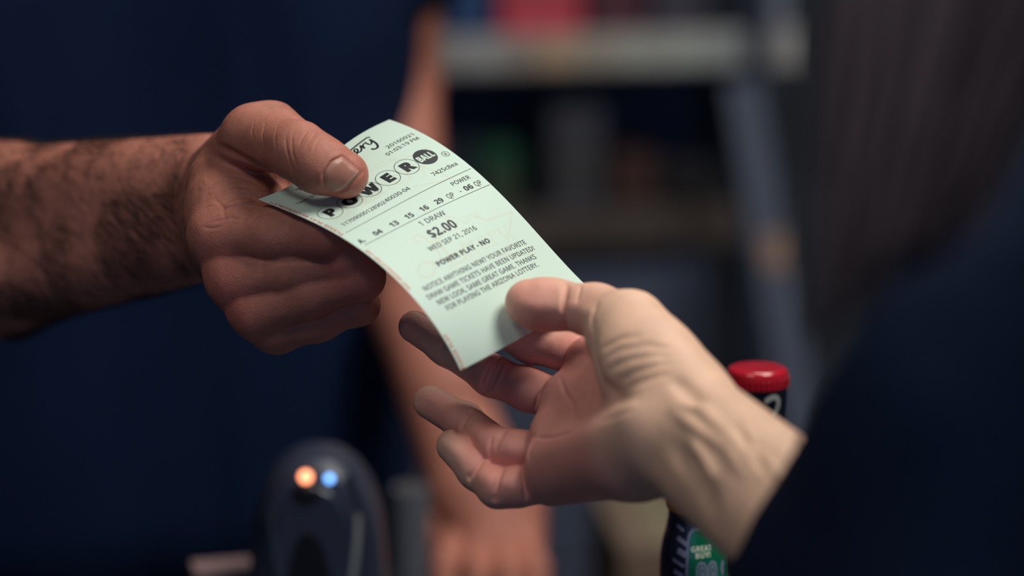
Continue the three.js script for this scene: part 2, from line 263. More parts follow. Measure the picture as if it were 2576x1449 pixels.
{
  const t = canvas(1200, 2048, ticketPrint), nx = 48, ny = 90, thick = 0.11, pos = [], uv = [], index = [], at = (s, i, j) => (s * (ny + 1) + j) * (nx + 1) + i;
  const base = toWorld(...ticketPoint(TW / 2, TL / 2).toArray());
  for (let s = 0; s < 2; s++) for (let j = 0; j <= ny; j++) for (let i = 0; i <= nx; i++) {
    const x = TW * i / nx, y = TL * j / ny, p = ticketPoint(x, y), a = ticketPoint(x + 0.4, y).sub(ticketPoint(x - 0.4, y)), b = ticketPoint(x, Math.min(TL, y + 0.4)).sub(ticketPoint(x, Math.max(0, y - 0.4))), n = b.cross(a).normalize();
    p.addScaledVector(n, -s * thick); pos.push(p.x, p.y, p.z); uv.push(i / nx, 1 - j / ny);
  }
  const quad = (a, b, c, d) => index.push(a, b, c, a, c, d);
  for (let j = 0; j < ny; j++) for (let i = 0; i < nx; i++) quad(at(0, i, j), at(0, i, j + 1), at(0, i + 1, j + 1), at(0, i + 1, j));
  const front = index.length;
  for (let j = 0; j < ny; j++) for (let i = 0; i < nx; i++) quad(at(1, i, j), at(1, i + 1, j), at(1, i + 1, j + 1), at(1, i, j + 1));
  for (let i = 0; i < nx; i++) { quad(at(0, i, 0), at(0, i + 1, 0), at(1, i + 1, 0), at(1, i, 0)); quad(at(0, i, ny), at(1, i, ny), at(1, i + 1, ny), at(0, i + 1, ny)); }
  for (let j = 0; j < ny; j++) { quad(at(0, 0, j), at(1, 0, j), at(1, 0, j + 1), at(0, 0, j + 1)); quad(at(0, nx, j), at(0, nx, j + 1), at(1, nx, j + 1), at(1, nx, j)); }
  const g = new THREE.BufferGeometry(); g.setAttribute('position', new THREE.Float32BufferAttribute(pos, 3)); g.setAttribute('uv', new THREE.Float32BufferAttribute(uv, 2)); g.setIndex(index); g.computeVertexNormals();
  g.addGroup(0, front, 0); g.addGroup(front, index.length - front, 1); placed(g, base);
  const paper = [0.675, 0.765, 0.705];
  const m = new THREE.Mesh(g, [std(paper, 0.55, { map: t }), std([0.86, 0.87, 0.84], 0.7)]);
  m.name = 'lottery_ticket'; m.position.copy(base); m.castShadow = m.receiveShadow = true;
  m.userData = { label: 'white printed lottery ticket curling between the two hands', category: 'ticket' }; scene.add(m);
}

// ---------------------------------------------------------------- skin, cloth and hair of the two people
// fine lines of the skin: a repeating 40 mm swatch of crossing furrows, laid on by uv in millimetres
const furrows = (() => {
  const n = 1024, d = new Uint8Array(n * n * 4), wrap = (v, m) => ((v % m) + m) % m;
  const cell = (x, y, mx, my, salt) => { const i = Math.floor(x), j = Math.floor(y); let a = 9, b = 9; for (let p = -1; p < 2; p++) for (let q = -1; q < 2; q++) { const I = wrap(i + p, mx), J = wrap(j + q, my), ex = i + p + hash(I, J, salt) - x, ey = j + q + hash(J, I, salt + 9) - y, e = ex * ex + ey * ey; if (e < a) { b = a; a = e; } else if (e < b) b = e; } return Math.sqrt(b) - Math.sqrt(a); };
  for (let y = 0; y < n; y++) for (let x = 0; x < n; x++) {
    const u = x / n, v = y / n, c = 2 * Math.PI, wx = 0.35 * (Math.sin(c * (3 * u + 2 * v)) + Math.sin(c * (7 * v - 2 * u) + 1)), wy = 0.35 * (Math.sin(c * (4 * v - 3 * u) + 2) + Math.sin(c * (6 * u + v)));
    const big = smooth(0, 0.24, cell(u * 22 + wx, v * 34 + wy, 22, 34, 3)), mid = smooth(0, 0.28, cell(u * 44 + wy, v * 58 + wx, 44, 58, 21)), fine = smooth(0, 0.5, cell(u * 110, v * 130, 110, 130, 40));
    const h = 0.36 * big + 0.42 * mid + 0.22 * fine, o = (y * n + x) * 4; d[o] = d[o + 1] = d[o + 2] = 255 * h; d[o + 3] = 255;
  }
  const t = new THREE.DataTexture(d, n, n); t.wrapS = t.wrapT = THREE.RepeatWrapping; t.magFilter = THREE.LinearFilter; t.repeat.set(1 / 40, 1 / 40); t.needsUpdate = true; return t;
})();
// uv in mm across the back of a hand: flat along the direction f, turned by a
function swatch(g, f, a) {
  const n = V(...f).normalize(), s = V(0, 1, 0).cross(n).normalize(), t = n.clone().cross(s), P = g.attributes.position, uv = new Float32Array(P.count * 2), q = V(), c = Math.cos(a), d = Math.sin(a);
  for (let i = 0; i < P.count; i++) { q.fromBufferAttribute(P, i); const x = q.dot(s), y = q.dot(t); uv[2 * i] = c * x + d * y; uv[2 * i + 1] = c * y - d * x; }
  g.setAttribute('uv', new THREE.BufferAttribute(uv, 2)); return g;
}
const skin = (rough, relief) => new THREE.MeshPhysicalMaterial({ color: 0xffffff, vertexColors: true, roughness: rough, specularIntensity: 0.9, bumpMap: furrows, bumpScale: relief });
const mix = (a, b, t) => [a[0] + (b[0] - a[0]) * t, a[1] + (b[1] - a[1]) * t, a[2] + (b[2] - a[2]) * t];
const blob = (p, q, r) => Math.exp(-((p[0] - q[0]) ** 2 + (p[1] - q[1]) ** 2 + (p[2] - q[2]) ** 2) / (r * r));
const wbone = (...pts) => pts.slice(1).map((q, i) => { const p = pts[i]; return [...toSculpt(V(p[0], p[1], p[2])), p[3] * 1000, ...toSculpt(V(q[0], q[1], q[2])), q[3] * 1000]; });
const joined = (list, base) => mergeGeometries(list.map((g) => placed(g, base)));
// short hairs standing on a skin mesh: three-sided tapering strands
function hairs(g, n, keep, dir, len, r) {
  const P = g.attributes.position.array, N = g.attributes.normal.array, pos = [], index = [], count = P.length / 3;
  for (let tries = 0, made = 0; made < n && tries < n * 60; tries++) {
    const i = Math.floor(rnd() * count), p = [P[3 * i], P[3 * i + 1], P[3 * i + 2]], m = [N[3 * i], N[3 * i + 1], N[3 * i + 2]];
    if (rnd() > keep(p, m)) continue; made++;
    const d = dir(p, m), l = len * (0.5 + rnd()), q = V(...d).add(V(rnd() - 0.5, rnd() - 0.5, rnd() - 0.5).multiplyScalar(0.9)), nn = V(...m), t = q.addScaledVector(nn, -q.dot(nn)).normalize(), s = t.clone().cross(nn), b0 = pos.length / 3, curl = (rnd() - 0.5) * 0.8;
    for (let k = 0; k < 4; k++) {
      const a = k / 3, c = V(...p).addScaledVector(t, l * a).addScaledVector(nn, l * (0.30 * a - 0.18 * a * a)).addScaledVector(s, l * curl * a * a), w = r * (1 - 0.85 * a);
      for (const [u, v] of [[1, 0], [-0.5, 0.87], [-0.5, -0.87]]) { const o = c.clone().addScaledVector(s, w * u).addScaledVector(nn, w * v); pos.push(o.x, o.y, o.z); }
      if (k) for (let e = 0; e < 3; e++) { const A = b0 + 3 * (k - 1) + e, B = b0 + 3 * (k - 1) + (e + 1) % 3; index.push(A, B, B + 3, A, B + 3, A + 3); }
    }
  }
  const o = new THREE.BufferGeometry(); o.setAttribute('position', new THREE.Float32BufferAttribute(pos, 3)); o.setIndex(index); o.computeVertexNormals(); return o;
}

// ---------------------------------------------------------------- the clerk: right hand holds the ticket out, left hand leans on the counter
{
  const T = [
    // thumb: metacarpal, proximal, distal
    { k: 6, j: 4, c: [bone([548, 440, -55, 15], [640, 345, -18, 14]), bone([640, 345, -17, 14], [752, 380, 15, 11.8]), bone([690, 318, -24, 11.5], [728, 342, -16, 10]), bone([752, 380, 15, 12.3], [800, 412, 23.5, 11.8]), bone([800, 412, 23.5, 11.8], [867, 440, 22, 10.4])] },
    // web between thumb and index
    { k: 10, j: 2.6, c: [bone([552, 455, -36, 14.5], [562, 520, -22, 14.5]), bone([562, 520, -22, 14.5], [590, 565, -8, 13]), bone([590, 455, -34, 12], [660, 500, -24, 10]), bone([610, 450, -44, 12], [760, 475, -46, 11]), bone([580, 500, -24, 13], [640, 545, -10, 11])] },
    // index
    { k: 6, j: 3, c: bones([553, 588, -8, 13.6], [700, 590, 6, 11.6], [828, 590, 18, 11]).concat(bones([828, 590, 18, 10.6], [858, 545, -4, 9], [845, 508, -2, 8])) },
    // middle
    { k: 6, j: 1.6, c: bones([592, 700, -5, 12.5], [740, 680, 5, 10.5], [886, 652, 14, 10.2]).concat(bones([886, 652, 14, 9.8], [884, 610, -22, 8.6], [800, 590, -38, 8])) },
    // ring
    { k: 6, j: 1.6, c: bones([645, 783, -4, 11.5], [780, 742, 5, 9.6], [908, 697, 13, 9.6]).concat(bones([908, 697, 13, 9.4], [910, 665, -24, 8.4], [820, 640, -42, 8])) },
    // little finger
    { k: 6, j: 1.6, c: bones([698, 828, -10, 10.2], [800, 808, -5, 8.2], [905, 768, -2, 7.9]).concat(bones([905, 768, -2, 7.8], [900, 735, -34, 7.2], [820, 700, -48, 7])) },
    // back of the hand
    { k: 12, j: 7, c: [bone([545, 480, -75, 17], [556, 588, -10, 13.4]), bone([548, 520, -80, 18], [592, 695, -8, 12.4]), bone([552, 560, -82, 17], [645, 780, -8, 11.2]), bone([556, 600, -82, 15], [698, 825, -14, 10]), bone([600, 560, -60, 20], [720, 700, -40, 16]), bone([720, 700, -40, 16], [800, 690, -38, 12])] },
    // forearm
    { k: 16, j: 9, c: [bone([530, 462, -92, 24], [0, 510, -160, 28]), bone([530, 580, -92, 23], [0, 690, -160, 29]), bone([0, 510, -160, 28], [-640, 560, -270, 34]), bone([0, 690, -160, 29], [-640, 640, -270, 38])] },
  ];
  const F = field(T), cr = (w, d, ...p) => crease(F, p, w, d);
  cr(1.9, 3.0, [548, 366], [600, 392], [655, 418], [705, 452], [732, 466]);
  cr(1.0, 0.8, [640, 655], [720, 660], [800, 657], [842, 640]);
  cr(0.88, 0.77, [548, 478], [600, 468], [660, 478], [700, 492]); cr(1.00, 0.85, [555, 508], [600, 494], [640, 490], [690, 503]); cr(0.88, 0.77, [545, 532], [590, 520], [640, 522]);
  cr(0.84, 0.64, [585, 540], [615, 514], [650, 508]); cr(0.84, 0.64, [600, 562], [640, 532], [668, 525]); cr(0.72, 0.48, [530, 560], [580, 548], [610, 552]); cr(0.72, 0.56, [560, 440], [610, 446], [660, 470]);
  cr(1.5, -0.8, [562, 493], [605, 481], [650, 482], [690, 496]); cr(1.5, -0.7, [560, 521], [598, 507], [640, 505]); cr(1.4, -0.6, [575, 545], [605, 522], [645, 514]); cr(1.0, 0.9, [560, 492], [595, 486], [632, 498], [660, 512]); cr(1.0, 0.9, [610, 548], [636, 524], [672, 518]); cr(0.9, 0.8, [630, 556], [655, 536], [690, 534]); cr(0.8, 0.6, [540, 500], [560, 520], [566, 550]); cr(0.7, 0.5, [520, 470], [545, 455], [580, 450]); cr(0.7, 0.45, [515, 500], [545, 485], [575, 470]); cr(0.6, 0.4, [500, 530], [525, 520], [550, 515]); cr(0.6, 0.4, [505, 570], [530, 575], [560, 570]);
  // wrinkles across the thumb
  cr(0.6, 0.45, [722, 330], [718, 352], [722, 380], [730, 410], [738, 440]); cr(0.55, 0.35, [742, 325], [734, 350], [736, 385], [748, 420]); cr(0.5, 0.35, [778, 325], [762, 345], [750, 372]); cr(0.5, 0.32, [812, 342], [795, 362], [786, 385]); cr(0.45, 0.28, [796, 332], [778, 355], [768, 380]);
  cr(0.5, 0.28, [700, 310], [692, 340], [694, 380], [704, 420]); cr(0.45, 0.25, [670, 300], [660, 340], [665, 380]); cr(0.45, 0.25, [640, 300], [634, 330], [640, 360]);
  for (const [x, y] of [[845, 618], [900, 675], [935, 690], [880, 690]]) cr(0.5, 0.3, [x - 12, y - 20], [x - 2, y], [x - 4, y + 22]);
  // nail bed: where the outline of the nail lies on the thumb
  const NB = [[860, 394], [834, 409], [816, 438], [817, 466]], NF = [[905, 431], [886, 452], [863, 470], [838, 482]];
  const curve = (c) => new THREE.CatmullRomCurve3(c.map(([x, y]) => V(x, y, 0)));
  const cb = curve(NB), cf = curve(NF), nailAt = (u, v) => { const a = cb.getPoint(u), b = cf.getPoint(u); return [a.x + (b.x - a.x) * v, a.y + (b.y - a.y) * v]; };
  const rows = 14, cols = 22, nailHits = []; for (let j = 0; j <= rows; j++) for (let i = 0; i <= cols; i++) nailHits.push(hit(F.base, ...nailAt(i / cols, j / rows)));
  cr(0.55, 0.9, [905, 429], [882, 409], [861, 392], [833, 407], [814, 438], [815, 467], [837, 484]);
  crease(F, [[912, 432], [888, 460], [864, 478], [840, 488]], 0.9, 0.55, 0);
  cr(1.3, -0.5, [868, 386], [832, 398], [806, 434], [804, 470]);
  const red = [[552, 605, -5], [575, 705, 0], [605, 785, 0], [840, 600, 22], [915, 700, 15], [880, 470, 25]].map((p) => K(...p));
  const paint = (x, y, z) => {
    const p = [x, y, z], n = fbm(x / 9, y / 9, z / 9), m = noise(x / 2.2, y / 2.2, z / 2.2); let r = 0; for (const q of red) r += blob(p, q, 11);
    const c = mix([0.50, 0.180, 0.126], [0.48, 0.135, 0.104], Math.min(1, r)), v = 1 + 0.16 * n + 0.06 * m; return [c[0] * v, c[1] * v, c[2] * v];
  };
  const tip = K(872, 462, 25);
  const relief = (x, y, z) => {
    const a = fbm(x / 3, y / 3, z / 3, 2), calm = 1 - 0.8 * smooth(19, 12, Math.hypot(x - tip[0], y - tip[1], z - tip[2]));
    return calm * 0.07 * a;
  };
  const hand = netMesh(F.carved, [-165, -45, -125], [-45, 95, 45], QUICK ? 0.7 : 0.36, paint, relief);
  const soft = (x, y, z) => 0.25 * fbm(x / 4, y / 4, z / 4, 2);
  const arm = netMesh(F.base, [-262, -75, -230], [-163, 95, -40], QUICK ? 2 : 1.1, paint, soft);
  // the rest of the body, behind the counter
  const EL = atPix(1012, 215, 1.92), MID = atPix(1040, 800, 1.80), WR = atPix(1118, 1000, 1.76), HD = atPix(1205, 1270, 1.70), at4 = (p, r) => [p.x, p.y, p.z, r];
  const elbowR = toWorld(...K(-640, 600, -270)), sh = [-0.56, 1.44, -1.66], shL = [-0.10, 1.43, -1.93];
  const torso = [
    { k: 60, j: 60, c: wbone([-0.38, 0.92, -1.86, 0.12], [-0.40, 1.28, -1.84, 0.13]).concat(wbone([-0.22, 0.92, -1.90, 0.12], [-0.22, 1.28, -1.90, 0.13]), wbone([-0.52, 1.43, -1.74, 0.06], [-0.13, 1.43, -1.92, 0.06])) },
    { k: 40, j: 40, c: wbone([-0.33, 1.44, -1.84, 0.058], [-0.32, 1.58, -1.80, 0.056]) },
    { k: 30, j: 20, c: wbone([-0.31, 1.73, -1.80, 0.092], [-0.29, 1.66, -1.74, 0.066], [-0.285, 1.61, -1.72, 0.045]).concat(wbone([-0.265, 1.69, -1.66, 0.014], [-0.262, 1.665, -1.645, 0.014])) },
    { k: 25, j: 30, c: wbone([...sh, 0.055], [elbowR.x, elbowR.y, elbowR.z, 0.042]).concat(wbone([...shL, 0.052], at4(EL, 0.030))) },
  ];
  const B = field([...torso, T[7], { k: 10, j: 10, c: wbone(at4(EL, 0.030), at4(MID, 0.029), at4(WR, 0.032)) }]);
  const body = netMesh((x, y, z) => Math.max(B.base(x, y, z), Math.min(x + 256, z + 360)), [-760, -420, -1000], [-60, 560, -10], 8, paint);
  const low = netMesh(B.base, [-255, -420, -850], [20, 260, -640], QUICK ? 4 : 2.5, paint);
  const Hc = (dx, dy, dz, r) => [HD.x + dx, HD.y + dy, HD.z + dz, r];
  const LH = field([{ k: 10, j: 8, c: wbone(at4(WR, 0.032), Hc(-0.004, 0.006, 0, 0.030), Hc(0.006, -0.02, 0.02, 0.026)).concat(wbone(at4(WR, 0.028), Hc(0.022, 0.0, 0.0, 0.024), Hc(0.028, -0.022, 0.02, 0.020))) },
    ...[[-0.022, 0.012], [0.0, 0.022], [0.021, 0.022], [0.040, 0.014]].map(([x, l]) => ({ k: 4, j: 3, c: wbone(Hc(x * 0.8, -0.016, 0.02, 0.011), Hc(x, -0.028, 0.045 + l, 0.0095), Hc(x * 1.05, -0.048, 0.058 + l, 0.0085)) })),
    { k: 5, j: 4, c: wbone(Hc(-0.022, 0.006, -0.004, 0.014), Hc(-0.042, -0.024, 0.02, 0.011), Hc(-0.040, -0.046, 0.040, 0.0095)) }]);
  swatch(hand, [-0.3, 0.3, 0.9], 0.5); swatch(arm, [-0.1, 0.1, 1], 0); for (const g of [body, low]) swatch(g, [0.3, 0.1, 1], 0);
  const c0 = toSculpt(HD), hand2 = netMesh(LH.base, [c0[0] - 75, c0[1] - 85, c0[2] - 60], [c0[0] + 75, c0[1] + 75, c0[2] + 100], QUICK ? 3 : 2, paint);
  swatch(hand2, [0, 0.4, 1], 0);
  // dark hair of the forearm and the back of the hand
  const hairMat = std([0.018, 0.013, 0.012], 0.6);
  const along = (p, m) => [0.75, -0.55, 0.25], front = (p, m) => (m[2] > -0.3 ? 1 : 0.1);
  const armHair = hairs(arm, 5200, (p, m) => front(p, m) * 0.9 * (0.25 + smooth(-0.2, 0.35, noise(p[0] / 14, p[1] / 14, p[2] / 14))), along, 12, 0.075);
  const handHair = hairs(hand, 900, (p, m) => (p[0] < -138 && m[0] < -0.2 && p[2] < 5 ? 1 : p[0] < -128 && m[0] < 0.1 && p[2] < 0 && p[1] > -10 ? 0.25 : 0), (p, m) => [0.3, -0.6, 0.6], 5.5, 0.045);
  const base = V(-0.30, 0, -1.88);
  const clerk = thing('person', 'clerk in a dark navy polo shirt holding the ticket out with the right hand', 'person', base.toArray());
  part('body', joined([hand, arm, body, low, hand2], base), skin(0.46, 0.00018), clerk);
  // shirt and trousers
  const ST = field([{ k: 60, j: 60, c: wbone([-0.39, 0.88, -1.86, 0.135], [-0.41, 1.28, -1.84, 0.142]).concat(wbone([-0.21, 0.88, -1.90, 0.135], [-0.215, 1.28, -1.90, 0.142]), wbone([-0.54, 1.43, -1.73, 0.07], [-0.12, 1.43, -1.92, 0.07])) },
    { k: 25, j: 40, c: wbone([...shL, 0.066], [EL.x - 0.002, EL.y + 0.055, EL.z - 0.012, 0.060]).concat(wbone([...sh, 0.068], [sh[0] * 0.45 + elbowR.x * 0.55, sh[1] * 0.45 + elbowR.y * 0.55, sh[2] * 0.45 + elbowR.z * 0.55, 0.058])) }]);
  const hem = toSculpt(V(EL.x, EL.y + 0.044, EL.z));
  const shirtF = (x, y, z) => { let d = ST.base(x, y, z); if (x > -165 && x < 60) { const s = (y - hem[1]) * 0.8 - (x - hem[0]) * 0.6; d = Math.max(d, -s, ); } return d; };
  const torsoOnly = (x, y, z) => Math.min(shirtF(x, y, z), STb.base(x, y, z));
  const STb = field([{ k: 60, j: 60, c: wbone([-0.39, 0.88, -1.86, 0.135], [-0.41, 1.28, -1.84, 0.142]).concat(wbone([-0.21, 0.88, -1.90, 0.135], [-0.215, 1.28, -1.90, 0.142])) }]);
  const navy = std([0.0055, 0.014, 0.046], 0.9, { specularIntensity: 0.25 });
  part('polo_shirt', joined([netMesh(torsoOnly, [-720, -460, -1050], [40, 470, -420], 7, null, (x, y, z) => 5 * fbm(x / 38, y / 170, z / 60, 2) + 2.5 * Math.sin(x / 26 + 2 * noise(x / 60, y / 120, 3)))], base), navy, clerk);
  const TR = field([{ k: 50, j: 50, c: wbone([-0.38, 0.90, -1.87, 0.125], [-0.39, 0.50, -1.88, 0.085], [-0.39, 0.10, -1.90, 0.065]).concat(wbone([-0.22, 0.90, -1.90, 0.125], [-0.21, 0.50, -1.90, 0.085], [-0.21, 0.10, -1.92, 0.065])) }]);
  const tl = toSculpt(V(-0.30, 0.5, -1.88));
  part('trousers', joined([netMesh(TR.base, [tl[0] - 260, tl[1] - 520, tl[2] - 300], [tl[0] + 260, tl[1] + 560, tl[2] + 300], 14)], base), std([0.02, 0.02, 0.025], 0.9), clerk);
  for (const s of [-0.39, -0.21]) part('shoe', [box(0.09, 0.07, 0.26, s - base.x, 0.035, 0.04, 0.03)], std([0.02, 0.02, 0.02], 0.5), clerk);
  part('hair', joined([netMesh(field([{ k: 30, j: 20, c: wbone([-0.313, 1.755, -1.815, 0.097], [-0.33, 1.68, -1.85, 0.075]) }]).base, [-460, 380, -1000], [-160, 640, -620], 8)], base), std([0.02, 0.014, 0.012], 0.7), clerk);
  // nail
  {
    const pos = [], col = [], idx = []; const W = cols + 1, n = nailHits.map((h, q) => { const j = Math.floor(q / W), i = q % W, at = (a, b) => V(...nailHits[Math.min(rows, Math.max(0, b)) * W + Math.min(cols, Math.max(0, a))]); return at(i + 1, j).sub(at(i - 1, j)).cross(at(i, j + 1).sub(at(i, j - 1))).normalize(); });
    const flip = n[Math.floor(n.length / 2)].z < 0 ? -1 : 1;
    for (let s = 0; s < 2; s++) nailHits.forEach((h, q) => {
      const j = Math.floor(q / W) / rows, i = (q % W) / cols, edge = Math.min(smooth(0, 0.12, i), smooth(0, 0.12, 1 - i), smooth(0, 0.18, j)), lift = s ? -1.2 : -0.25 + 0.75 * edge + 0.15 * j;
      pos.push(h[0] + n[q].x * flip * lift, h[1] + n[q].y * flip * lift, h[2] + n[q].z * flip * lift);
      const free = 0.8 * smooth(0.91, 0.96, j), moon = 0.22 * smooth(0.3, 0.05, j), ridge = 1 + 0.03 * noise(i * 30, 1, 2); col.push(...mix(mix([0.44, 0.185, 0.135], [0.50, 0.28, 0.22], moon), [0.55, 0.42, 0.33], free).map((c) => c * ridge));
    });
    const at = (s, i, j) => s * nailHits.length + j * W + i, quad = (a, b, c, d) => flip > 0 ? idx.push(a, b, c, a, c, d) : idx.push(a, c, b, a, d, c);
    for (let j = 0; j < rows; j++) for (let i = 0; i < cols; i++) { quad(at(0, i, j), at(0, i + 1, j), at(0, i + 1, j + 1), at(0, i, j + 1)); quad(at(1, i, j), at(1, i, j + 1), at(1, i + 1, j + 1), at(1, i + 1, j)); }
    for (let i = 0; i < cols; i++) quad(at(0, i, rows), at(0, i + 1, rows), at(1, i + 1, rows), at(1, i, rows));
    const g = new THREE.BufferGeometry(); g.setAttribute('position', new THREE.Float32BufferAttribute(pos, 3)); g.setAttribute('color', new THREE.Float32BufferAttribute(col, 3)); g.setIndex(idx); g.computeVertexNormals();
    part('thumb_nail', placed(g, base), new THREE.MeshPhysicalMaterial({ color: 0xffffff, vertexColors: true, roughness: 0.42 }), clerk);
  }
  const h = part('arm_hair', joined([armHair, handHair], base), hairMat, clerk); h.userData = { kind: 'stuff' };
}

// ---------------------------------------------------------------- the customer: right palm up under the ticket
{
  const T = [
    // thumb
    { k: 6, j: 5, c: [bone([1345, 765, 46, 9.6], [1395, 766, 46, 9.6]), bone([1322, 760, 46, 8.2], [1345, 764, 46, 9.6]), bone([1395, 766, 46, 9.8], [1500, 782, 56, 10.4]), bone([1500, 782, 56, 10.4], [1590, 815, 72, 12]), bone([1590, 815, 72, 13], [1690, 960, 98, 17])] },
    // ball of the thumb
    { k: 12, j: 7, c: [bone([1570, 850, 70, 16], [1630, 925, 88, 18]), bone([1630, 925, 88, 18], [1715, 1010, 104, 18])] },
    // palm
    { k: 10, j: 6, c: [bone([1486, 905, 32, 10.5], [1690, 1035, 88, 14]), bone([1422, 1000, 36, 10.5], [1690, 1060, 90, 13]), bone([1394, 1090, 44, 10.5], [1660, 1085, 98, 15]), bone([1385, 1162, 57, 10.2], [1640, 1085, 112, 15]), bone([1388, 1208, 48, 11], [1600, 1150, 90, 16]), bone([1600, 1150, 90, 16], [1700, 1112, 104, 17])] },
    // index
    { k: 5, j: 1.6, c: bones([1478, 900, 23, 9.3], [1335, 858, 16, 8.8], [1240, 812, 24, 7.8], [1180, 786, 30, 7]) },
    // middle
    { k: 4, j: 1.6, c: bones([1405, 1005, 26, 9.2], [1330, 980, 21, 9.0], [1237, 945, 14, 8.6], [1125, 872, 4, 8], [1043, 822, -4, 7.2]) },
    // ring
    { k: 4, j: 0.9, c: bones([1372, 1132, 37, 8.3], [1300, 1134, 34, 8.3], [1255, 1128, 30, 8.3], [1168, 1062, 3, 8.3], [1082, 1012, -12, 7.5]) },
    // little finger
    { k: 4, j: 0.9, c: bones([1372, 1218, 44, 8.4], [1300, 1226, 43, 8.0], [1252, 1228, 40, 8.0], [1200, 1184, 30, 7.9], [1139, 1122, 21, 7.3]) },
    // wrist and forearm
    { k: 16, j: 10, c: [bone([1735, 1042, 108, 19.5], [2100, 1338, 200, 21]), bone([1690, 1118, 104, 17], [1965, 1375, 190, 17])] },
  ];
  const F = field(T), cr = (w, d, ...p) => crease(F, p, w, d);
  // thumb, finger and palm folds
  cr(0.98, 2.40, [1424, 715], [1419, 770], [1424, 828]); cr(0.74, 0.98, [1462, 716], [1450, 765]); cr(1.07, 2.40, [1503, 762], [1489, 800], [1492, 838]);
  cr(0.74, 1.56, [1268, 902], [1250, 940], [1230, 984]); cr(0.66, 1.17, [1240, 905], [1222, 940], [1210, 972]); cr(0.66, 1.17, [1376, 960], [1352, 1000], [1340, 1050]); cr(0.66, 1.17, [1130, 838], [1110, 880], [1102, 905]);
  cr(0.63, 2.20, [1181, 1038], [1168, 1062], [1154, 1086]); cr(0.63, 2.20, [1238, 1100], [1232, 1125], [1230, 1152]); cr(0.62, 1.70, [1265, 1090], [1250, 1115], [1244, 1142]); cr(0.62, 1.46, [1345, 1092], [1332, 1130], [1330, 1170]);
  cr(0.63, 2.20, [1216, 1156], [1200, 1178], [1182, 1200]); cr(0.63, 2.40, [1262, 1180], [1252, 1210], [1244, 1240]); cr(0.63, 1.95, [1316, 1184], [1318, 1220], [1322, 1260]);
  cr(0.81, 0.88, [1404, 930], [1420, 985], [1442, 1016], [1446, 1056]); cr(0.74, 0.78, [1493, 880], [1494, 930], [1486, 990], [1482, 1046]); cr(0.66, 0.69, [1340, 1100], [1385, 1102], [1430, 1090], [1480, 1050]); cr(0.74, 0.59, [1500, 1062], [1540, 1050], [1600, 1030]);
  // finger pads between the folds
  for (const l of [[[1080, 1008], [1130, 1042]], [[1192, 1080], [1208, 1094]], [[1280, 1130], [1312, 1134]], [[1124, 1112], [1165, 1150]], [[1216, 1194], [1230, 1206]], [[1276, 1216], [1300, 1222]], [[1282, 964], [1335, 996]], [[1145, 882], [1200, 920]], [[1330, 765], [1408, 775]], [[1440, 772], [1480, 786]]]) crease(F, l, 3.6, -0.8, 0);
  for (const l of [[[1181, 1036], [1168, 1060], [1152, 1088]], [[1266, 1088], [1250, 1112], [1238, 1140], [1238, 1160]], [[1216, 1154], [1200, 1178], [1180, 1202]], [[1264, 1174], [1256, 1200], [1248, 1226], [1244, 1256]], [[1254, 898], [1238, 938], [1220, 980]], [[1424, 714], [1419, 770], [1424, 830]]]) crease(F, l, 1.3, 1.4, 0);
  // hollow beside the ball of the thumb, wrinkles across it
  cr(3.0, 2.0, [1496, 850], [1494, 900], [1512, 960], [1560, 1000], [1600, 1000]);
  for (const l of [[[1515, 905], [1560, 880], [1630, 868], [1700, 880]], [[1520, 935], [1580, 905], [1650, 893], [1705, 900]], [[1545, 968], [1600, 935], [1670, 915], [1710, 918]], [[1560, 985], [1610, 960], [1690, 935]], [[1510, 880], [1560, 852], [1620, 842]]]) cr(1.7, 0.9, ...l);
  // folds of the wrist, sinews and veins of the forearm
  cr(3.0, 1.89, [1690, 950], [1730, 985], [1765, 1020]); cr(4.0, 2.90, [1690, 1120], [1740, 1175], [1775, 1230], [1800, 1290]); cr(2.6, 1.89, [1860, 1080], [1890, 1130], [1930, 1190]);
  cr(2.4, -1.89, [1700, 1015], [1765, 1030], [1820, 1085], [1880, 1140], [1930, 1210]); cr(2.2, -1.74, [1690, 1030], [1765, 1088], [1825, 1125], [1880, 1200]); cr(2.2, -1.89, [1735, 1105], [1770, 1155], [1800, 1215]); cr(1.6, -1.45, [1870, 1060], [1895, 1130], [1945, 1180], [1980, 1230]);
  const pink = [[1390, 1100, 46, 26], [1400, 1000, 40, 22], [1480, 900, 35, 18], [1420, 1200, 58, 36], [1520, 1180, 75, 34], [1450, 1060, 55, 30], [1340, 760, 50, 16], [1050, 825, 0, 14], [1080, 1010, 2, 14], [1135, 1120, 10, 14], [1240, 950, 18, 16], [1250, 1130, 34, 16], [1500, 790, 60, 10]].map((p) => [...K(p[0], p[1], p[2]), p[3]]);
  const paint = (x, y, z) => { let r = 0; for (const q of pink) r += blob([x, y, z], q, q[3]); const c = mix([0.80, 0.49, 0.345], [0.78, 0.315, 0.25], Math.min(1, r)), v = 1 + 0.14 * fbm(x / 11, y / 11, z / 11); return [c[0] * v, c[1] * v, c[2] * v]; };
  const hand = netMesh(F.carved, [-70, -125, -40], [150, 25, 210], QUICK ? 0.9 : 0.5, paint, (x, y, z) => 0.1 * fbm(x / 2.5, y / 2.5, z / 2.5, 2));
  // the rest: upper body turned to the counter
  const sleeve0 = K(1962, 1280, 172), axis = V(...K(2420, 1590, 250)).sub(V(...sleeve0)).normalize();
  const elbow = K(2520, 1640, 270), ew = toWorld(...elbow);
  const base = V(0.40, 0, -0.66);
